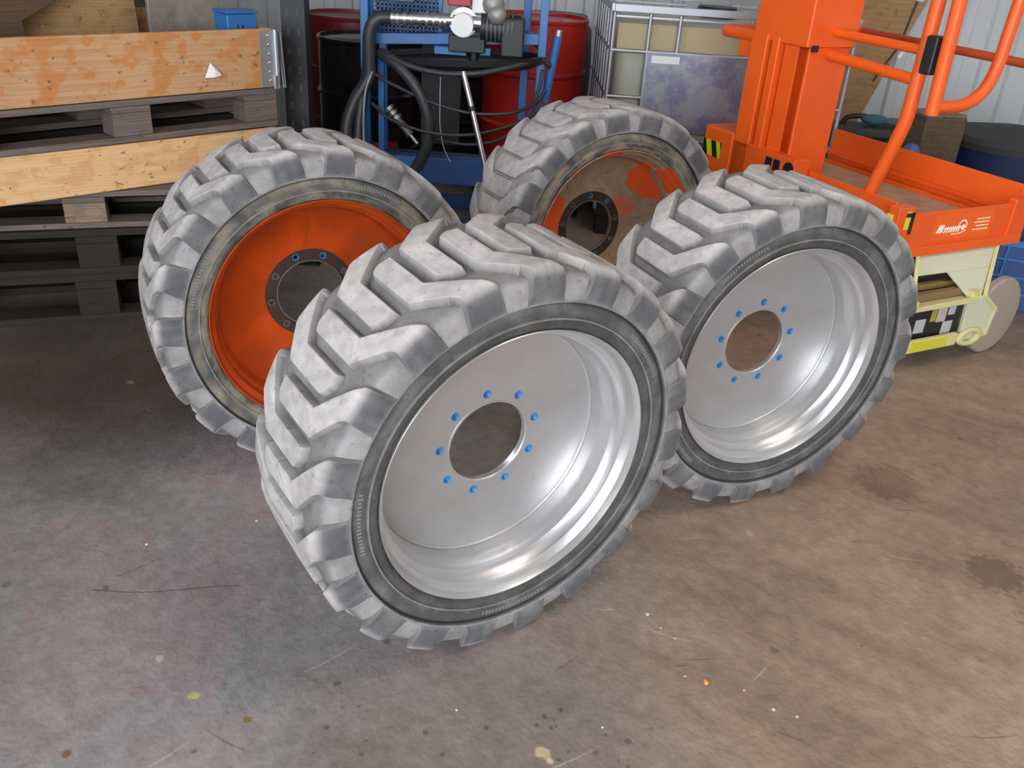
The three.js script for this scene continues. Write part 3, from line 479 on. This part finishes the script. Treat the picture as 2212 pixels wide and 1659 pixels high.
// ---------------------------------------------------------------- orange mast lift, in its own frame: x along the front edge, z towards the viewer, origin at the front left corner
{
  const t = thing('mast_lift', 'orange personnel lift with mast, guard rails and cream battery chassis', 'lift', [1.445, 0, -3.28], -.4869);
  t.rotation.y = Math.atan2(.468, .884);
  const P = (a, b, h) => V(a, h, -b);
  const box = (a0, a1, b0, b1, h0, h1, r = .003) => bx(a1 - a0, h1 - h0, b1 - b0, (a0 + a1) / 2, (h0 + h1) / 2, -(b0 + b1) / 2, r);
  const O = M.orange;
  mesh('deck', box(-.02, .69, .02, 1.11, .485, .5, .002), std(0xffffff, .8, 0, { map: wood([186, 150, 118], [160, 126, 100], [150, 122, 104], .5, 8) }), t, 'brown wooden platform deck');
  const front = mesh('toe_board', [box(-.03, .60, -.008, .004, .462, .602), box(-.03, .70, -.02, .02, .43, .468), box(.60, .70, -.018, .02, .44, .62, .004), box(-.07, .02, -.022, .03, .45, .635, .004)], O, t, 'front toe board with white lettering');
  // the worn white maker's mark: strokes only
  const mark = canvasTex(512, 160, (c, w, h) => { c.fillStyle = '#ee621a'; c.fillRect(0, 0, w, h); c.fillStyle = '#f7e2da'; c.strokeStyle = '#f7e2da'; c.lineCap = 'round';
    c.beginPath(); c.moveTo(30, 112); c.lineTo(52, 62); c.lineTo(96, 66); c.lineTo(84, 112); c.closePath(); c.fill(); c.lineWidth = 13; for (let k = 0; k < 7; k++) { c.beginPath(); c.moveTo(102 + k * 20, 110); c.lineTo(112 + k * 20, 84); c.stroke(); } c.fillRect(96, 84, 150, 10);
    c.lineWidth = 9; c.beginPath(); c.arc(252, 82, 34, 2.6, 6.6); c.stroke(); c.beginPath(); c.arc(262, 92, 18, 0, 6.28); c.fill(); c.lineWidth = 7; c.beginPath(); c.moveTo(170, 126); c.quadraticCurveTo(230, 134, 290, 112); c.stroke();
    c.globalAlpha = .8; for (const [y, x0] of [[44, 366], [66, 352], [88, 372], [110, 346]]) c.fillRect(x0, y, 484 - x0, 9); });
  mesh('lettering', bx(.34, .106, .002, .325, .535, .0092, 0), std(0xffffff, .45, 0, { map: mark }), front, 'white lettering worn illegible');
  { const g = front.children[0].geometry; const p = g.attributes.position, uv = g.attributes.uv; for (let i = 0; i < p.count; i++) uv.setXY(i, (p.getX(i) - .155) / .34, (p.getY(i) - .482) / .106); }
  const left = mesh('toe_board', [box(-.036, -.024, .03, .66, .485, .642), box(-.04, -.01, .0, .66, .44, .49)], O, t);
  mesh('hazard_tape', [box(-.072, -.071, -.0, .03, .575, .605, .0003), box(-.03, -.005, -.0235, -.0222, .55, .62, .0003)], std(lin(.7, .62, .03), .5), t, 'yellow hazard tape');
  mesh('tape_stripe', [box(-.001, .016, -.0238, -.0222, .53, .615, .0003), box(-.03, .016, -.0238, -.0222, .598, .615, .0003)], M.blackPlastic, t);
  mesh('toe_board', [box(.70, .712, -.01, 1.11, .49, .66), box(.66, .70, .0, 1.11, .485, .515, .004), box(.672, .70, .0, 1.11, .54, .556, .002)], O, t, 'long right toe board seen from inside');
  mesh('deck_frame', [box(-.03, .71, .02, .06, .43, .485), box(-.03, .71, 1.07, 1.11, .43, .485), box(-.03, .01, .02, 1.11, .43, .485), box(.67, .71, .02, 1.11, .43, .485)], O, t);
  // mast
  mesh('mast_face', [box(-.085, .128, .585, .60, .5, 1.12, .006), box(.116, .128, .6, .86, .5, 1.12, .003)], O, t, 'broad orange front plate of the mast');
  mesh('mast_channel', [box(-.095, -.085, .64, .72, .42, 1.12, .002), box(-.04, -.03, .62, .88, .42, 1.12, .002)], O, t);
  mesh('mast_rib', [box(-.118, -.04, .735, .78, .42, 1.14, .006)], O, t); mesh('mast_flange', [box(-.125, -.04, .80, .90, .40, 1.14, .006), box(-.04, .12, .86, .90, .40, 1.14, .004)], O, t);
  mesh('mast_housing', [box(-.115, .145, .575, .90, 1.115, 2.0, .008)], O, t, 'upper mast housing'); mesh('housing_slot', box(-.09, -.055, .572, .578, 1.10, 1.125, .001), M.blackPlastic, t);
  mesh('mast_base', [box(-.125, .12, .60, 1.12, .32, .50, .008), box(-.13, .1, .90, 1.10, .5, .715, .01)], O, t, 'orange box at the foot of the mast');
  { const hz = canvasTex(128, 64, (c) => { c.fillStyle = '#c9c81e'; c.fillRect(0, 0, 128, 64); c.fillStyle = '#15140f'; for (const x of [-20, 52, 116]) { c.beginPath(); c.moveTo(x, 0); c.lineTo(x + 34, 0); c.lineTo(x + 58, 64); c.lineTo(x + 24, 64); c.fill(); } });
    const g = new THREE.PlaneGeometry(.14, .075); const m = mesh('hazard_sticker', new THREE.BoxGeometry(.002, .07, .13).translate(-.132, .62, -1.03), std(0xffffff, .5, 0, { map: hz }), t, 'yellow and black hazard sticker'); g.dispose(); }
  mesh('mast_foot', box(-.125, -.04, .50, .90, .5, .69, .004), O, t); for (const b of [.635, .585]) mesh('base_slot', box(-.1275, -.1245, b, b + .038, .62, .668, .0005), M.blackPlastic, t); mesh('base_opening', rod(P(-.1275, .53, .645), P(-.1245, .53, .645), .03, 20), M.blackPlastic, t);
  mesh('rear_handle', bent([P(-.09, .88, 1.12), P(-.09, 1.14, 1.115), P(.1, 1.2, 1.115), P(.1, .9, 1.12)], .024, .06), O, t); mesh('gusset', [box(-.1, -.085, .88, 1.0, 1.03, 1.12, .003)], O, t);
  mesh('cylinder', [rod(P(.165, .68, .5), P(.165, .68, .93), .026, 20), new THREE.SphereGeometry(.026, 16, 8).translate(.165, .93, -.68)], M.blackPlastic, t, 'black lift cylinder');
  mesh('cylinder_rod', rod(P(.165, .68, .94), P(.165, .68, 1.02), .006), M.galv, t);
  // rails
  mesh('guard_post', bent([P(-.012, .19, .5), P(-.012, .19, .63), P(.0, .115, .92), P(.0, .105, 1.9)], .0255, .05, 16), O, t, 'bent orange corner post');
  mesh('guard_rail', [rod(P(0, .13, 1.17), P(.02, .58, 1.175), .017, 14)], O, t); mesh('guard_rail', [rod(P(0, .13, 1.068), P(.02, .585, 1.09), .021, 14)], O, t);
  mesh('gate_post', rod(P(-.033, -.01, .972), P(-.062, -.01, 1.9), .024, 16), O, t); mesh('gate_frame', bent([P(-.03, -.012, .998), P(.235, -.012, .998), P(.285, -.012, 1.9)], .0225, .17, 16), O, t, 'curved orange gate tube');
  mesh('gate_hinge', box(-.064, -.006, .02, .07, 1.10, 1.228, .008), M.blackPlastic, t, 'black rubber gate pad');
  mesh('guard_post', rod(P(.735, .0, .5), P(.735, .0, 1.9), .02, 14), O, t);
  mesh('guard_rail', [rod(P(.705, 1.1, 1.125), P(.735, .0, 1.1), .018, 14)], std(lin(.42, .06, .015), .45), t, 'orange side rail with shade painted into its colour');  // orange darkened to red, shade put into the rail colour
  mesh('guard_rail', [rod(P(.16, .86, 1.17), P(.705, 1.1, 1.125), .016, 14)], O, t);
  // chassis under the platform
  const C = M.cream;
  const slab = (pts, th) => { // a flat plate through four corners [a, b, h], given thickness th
    const v = pts.map(([a, b, h]) => P(a, b, h)), n = v[1].clone().sub(v[0]).cross(v[3].clone().sub(v[0])).normalize().multiplyScalar(-th), w = v.map((q) => q.clone().add(n)), pos = [];
    const quad = (a, b, c, d) => { for (const q of [a, b, c, a, c, d]) pos.push(q.x, q.y, q.z); };
    quad(v[0], v[1], v[2], v[3]); quad(w[3], w[2], w[1], w[0]); for (let k = 0; k < 4; k++) { const m = (k + 1) % 4; quad(v[m], v[k], w[k], w[m]); }
    const g = new THREE.BufferGeometry(); g.setAttribute('position', new THREE.Float32BufferAttribute(pos, 3)); g.computeVertexNormals(); return metricUV(g); };
  const at = (f, k) => [.13 - .16 * k + f * (.455 - .055 * k), -.15 * k, .432 - .132 * k - f * .015 * k];
  mesh('chassis_plate', slab([at(0, .45), at(1, .45), at(1, 0), at(0, 0)], .006), C, t, 'pale green cream sloping plate'); mesh('chassis_plate', slab([at(.78, .96), at(1, .96), at(1, .455), at(.42, .455)], .006), C, t);
  mesh('chassis_beam', box(.0, .4, -.06, -.03, .30, .325), std(lin(.26, .16, .05), .7), t, 'brown cross beam in the open chassis');
  mesh('plate_edge', bar(P(.585, -.006, .425), P(.37, -.163, .283), .016, .022), M.creamYellow, t); mesh('plate_edge', bar(P(.115, -.006, .43), P(-.035, -.163, .29), .014, .022), M.creamYellow, t);
  { const q = new THREE.Shape(); q.moveTo(.36, .288); q.lineTo(.375, .288); q.lineTo(.462, .226); q.lineTo(.47, .196); q.lineTo(.452, .105); q.lineTo(.30, .105); q.lineTo(.285, .28); q.closePath();
    mesh('chassis_side', new THREE.ExtrudeGeometry(q, { depth: .012, bevelEnabled: true, bevelSize: .002, bevelThickness: .002, bevelSegments: 1 }).translate(0, 0, .148), C, t);
    mesh('side_edge', [bar(P(.375, -.162, .288), P(.465, -.162, .224), .012, .014), bar(P(.465, -.162, .226), P(.452, -.162, .108), .012, .012)], M.creamYellow, t); }
  mesh('chassis_shelf', [box(-.05, .36, -.165, -.05, .272, .282), box(-.05, .34, -.168, -.155, .268, .29)], M.creamYellow, t); mesh('shelf_clip', box(.30, .345, -.165, -.13, .282, .312), M.creamYellow, t); mesh('shelf_clip', box(-.05, -.005, -.165, -.13, .282, .312), M.creamYellow, t);
  mesh('chassis_strut', box(-.03, .33, -.12, -.09, .285, .315), std(lin(.22, .14, .06), .7), t);
  mesh('chassis_floor', box(-.06, .46, -.16, .1, .098, .108), C, t); mesh('front_bar', box(-.06, .26, -.178, -.16, .098, .15, .003), M.creamYellow, t);
  mesh('bar_label', box(.0, .20, -.1805, -.1775, .103, .146, .0005), std(lin(.56, .54, .03), .5), t, 'yellow warning label');
  mesh('tow_eye', new THREE.TorusGeometry(.034, .013, 10, 28).scale(1.6, .85, .8).translate(.345, .118, .168), M.creamYellow, t);
  const bat = mesh('battery', box(-.07, .285, -.145, -.03, .11, .262, .004), M.blackPlastic, t, 'black battery pack'); const lab = std(lin(.42, .43, .43), .6);
  for (const [a, b, h0, h1] of [[.03, .085, .165, .222], [.205, .243, .222, .256], [.19, .245, .125, .195]]) mesh('battery_label', box(a, b, -.1475, -.144, h0, h1, .0005), lab, bat); mesh('battery_label', box(.145, .195, -.1475, -.144, .198, .258, .0005), std(lin(.5, .4, .34), .6), bat); mesh('battery_label', box(.11, .138, -.1475, -.144, .205, .258, .0005), std(lin(.33, .31, .06), .6), bat);
  const wheelM = std(lin(.34, .27, .22), .75);
  const wp = [[.0, -.02], [.14, -.022], [.158, -.019], [.165, -.012], [.165, .012], [.158, .019], [.14, .022], [.03, .02], [.028, .026], [0, .026]];
  mesh('castor_wheel', spin(wp, 48, .5).rotateY(.12).translate(.536, .166, .112), wheelM, t, 'tan solid rubber wheel'); for (const x of [.0, .62]) mesh('castor_wheel', spin(wp, 48, .5).rotateY(1.5).translate(x, .166, -.86), wheelM, t);
  mesh('axle', rod(P(.548, -.09, .166), P(.548, .14, .166), .014), M.galv, t); mesh('axle', rod(P(.0, .86, .166), P(.62, .86, .166), .014), M.galv, t);
  mesh('chassis_frame', [box(.06, .56, .12, 1.08, .18, .3, .006), box(.1, .55, .12, 1.08, .3, .43, .006)], std(lin(.12, .1, .07), .7), t);
}
{ // cord behind the mast
  const t = thing('cord', 'thin dark cord with white connectors hanging behind the lift rails', 'cord'); mesh('strand', pipe([[1.86, 1.9, -4.75], [1.86, 1.35, -4.75], [1.83, 1.18, -4.72], [1.8, 1.06, -4.7], [1.74, .97, -4.66], [1.68, .9, -4.6]], .006, 50, 8), M.rubberHose, t);
  mesh('connector', new THREE.IcosahedronGeometry(.028, 1).scale(1, .9, .7).translate(1.865, 1.28, -4.74), M.white, t, 'white connector'); mesh('connector', new THREE.CapsuleGeometry(.013, .04, 4, 10).rotateZ(-.5).translate(1.81, 1.03, -4.66), M.white, t, 'white connector');
}

// ---------------------------------------------------------------- behind the lift
{
  const s = new THREE.Shape(); s.moveTo(-.3, 0); s.lineTo(.2, 0); s.lineTo(.85, 1.75); s.lineTo(-.1, 1.85); s.closePath();
  const o = mesh('plywood_sheet', metricUV(new THREE.ExtrudeGeometry(s, { depth: .018, bevelEnabled: true, bevelSize: .002, bevelThickness: .002, bevelSegments: 1 })), M.ply); o.position.set(1.93, .0, -6.36); o.rotation.x = -.06; tag(o, 'tan plywood sheet leaning against the metal wall behind the mast', 'plywood');
  const b = thing('timber_block', 'rough brown timber block standing behind the right toe board', 'block', [2.2, .0, -4.98], .25); mesh('block_body', bx(.26, .70, .2, 0, .35, 0, .012), std(0xffffff, .95, 0, { map: wood([112, 92, 72], [80, 64, 48], [90, 76, 60], .6, 11), bumpMap: fineBump, bumpScale: .004 }), b); mesh('end_cap', bx(.25, .02, .19, 0, .705, 0, .008), M.pallet, b);
  const d = thing('bin', 'dark navy bin with a black lid at the right frame edge', 'bin', [2.72, 0, -5.1], -.2); mesh('bin_body', lathe([[0, 0], [.27, 0], [.29, .03], [.34, .55], [.0, .55]], 48), std(lin(.012, .02, .075), .5), d); mesh('bin_lid', lathe([[.36, .54], [.365, .575], [.34, .60], [.12, .64], [0, .645]], 48), std(lin(.03, .032, .03), .7), d);
  const g = thing('tool_bag', 'black work bag lying behind the lift platform', 'bag', [1.9, 0, -5.25], -.35); mesh('bag_body', new RoundedBoxGeometry(.5, .52, .28, 4, .06).translate(0, .27, 0), std(lin(.03, .034, .034), .85), g); mesh('bag_flap', new RoundedBoxGeometry(.46, .05, .26, 3, .02).rotateZ(.05).translate(.0, .545, 0), std(lin(.05, .055, .05), .8), g); mesh('bag_handle', pipe([[-.1, .55, .02], [-.07, .61, .02], [.05, .62, .02], [.09, .56, .02]], .014, 24, 8), M.blackPlastic, g);
  const r = thing('cloth', 'small bundle of teal and blue rag on the black work bag', 'rag', [1.96, .612, -5.2]); mesh('fold', new THREE.IcosahedronGeometry(.06, 2).scale(1.3, .5, 1), std(lin(.04, .12, .16), .85), r); mesh('fold', new THREE.IcosahedronGeometry(.04, 2).scale(1.2, .6, 1).translate(.09, -.0, .04), std(lin(.1, .12, .13), .85), r);
  const bl = thing('ball', 'small blue ball shaped cap beside the timber block', 'cap', [2.05, .0, -4.82]); mesh('cap_stalk', rod(V(0, 0, 0), V(0, .5, 0), .02), M.blackPlastic, bl); mesh('cap_head', new THREE.SphereGeometry(.045, 20, 14).translate(0, .525, 0), std(lin(.07, .13, .4), .5), bl);
  const cr = thing('crate', 'blue plastic crate on the floor right of the cream chassis', 'crate', [2.5, 0, -4.1], -.3);
  mesh('crate_wall', [bx(.6, .32, .012, 0, .16, .2), bx(.6, .32, .012, 0, .16, -.2), bx(.012, .32, .4, -.3, .16, 0), bx(.012, .32, .4, .3, .16, 0), bx(.6, .012, .4, 0, .006, 0)], M.blueDark, cr); mesh('crate_rim', [bx(.63, .03, .02, 0, .315, .205), bx(.63, .03, .02, 0, .315, -.205), bx(.02, .03, .43, -.305, .315, 0), bx(.02, .03, .43, .305, .315, 0)], M.blue, cr);
  for (const y of [.08, .16, .24]) mesh('crate_rib', bx(.6, .012, .01, 0, y, .21), M.blue, cr); for (const x of [-.2, 0, .2]) mesh('crate_rib', bx(.012, .3, .01, x, .16, .21), M.blue, cr);
}

// ---------------------------------------------------------------- litter on the floor
{
  const chip = (x, z, r, mat, label, group) => { const g = new THREE.IcosahedronGeometry(r, 1), p = g.attributes.position; for (let i = 0; i < p.count; i++) { const k = .7 + .6 * hash(Math.round(p.getX(i) * 1e5), Math.round(p.getY(i) * 1e5 + p.getZ(i) * 7e4), 7); p.setXYZ(i, p.getX(i) * k, p.getY(i) * k * .45, p.getZ(i) * k); } g.computeVertexNormals(); const o = mesh('chip', g, mat); o.position.set(x, r * .28, z); o.rotation.y = x * 9; return tag(o, label, 'chip', group); };
  chip(.482, -1.455, .007, std(lin(.7, .36, .04), .5), 'small amber chip lying on the brown floor right of the nearest wheel');
  const pale = std(lin(.62, .55, .46), .7), L = 'tiny pale chip lying on the concrete floor', G = 'tiny pale chips on the floor';
  for (const [x, z, r] of [[.372, -1.665, .005], [.40, -1.62, .003], [.43, -1.588, .003], [.437, -1.47, .003], [.62, -1.39, .004], [.668, -1.375, .0035], [.566, -1.44, .003], [-.62, -1.98, .004], [-.67, -1.93, .004], [-.55, -2.0, .003], [-.92, -1.80, .004], [-.07, -1.33, .003], [.24, -1.31, .003]]) chip(x, z, r, pale, L, G);
}

renderer.render(scene, camera);
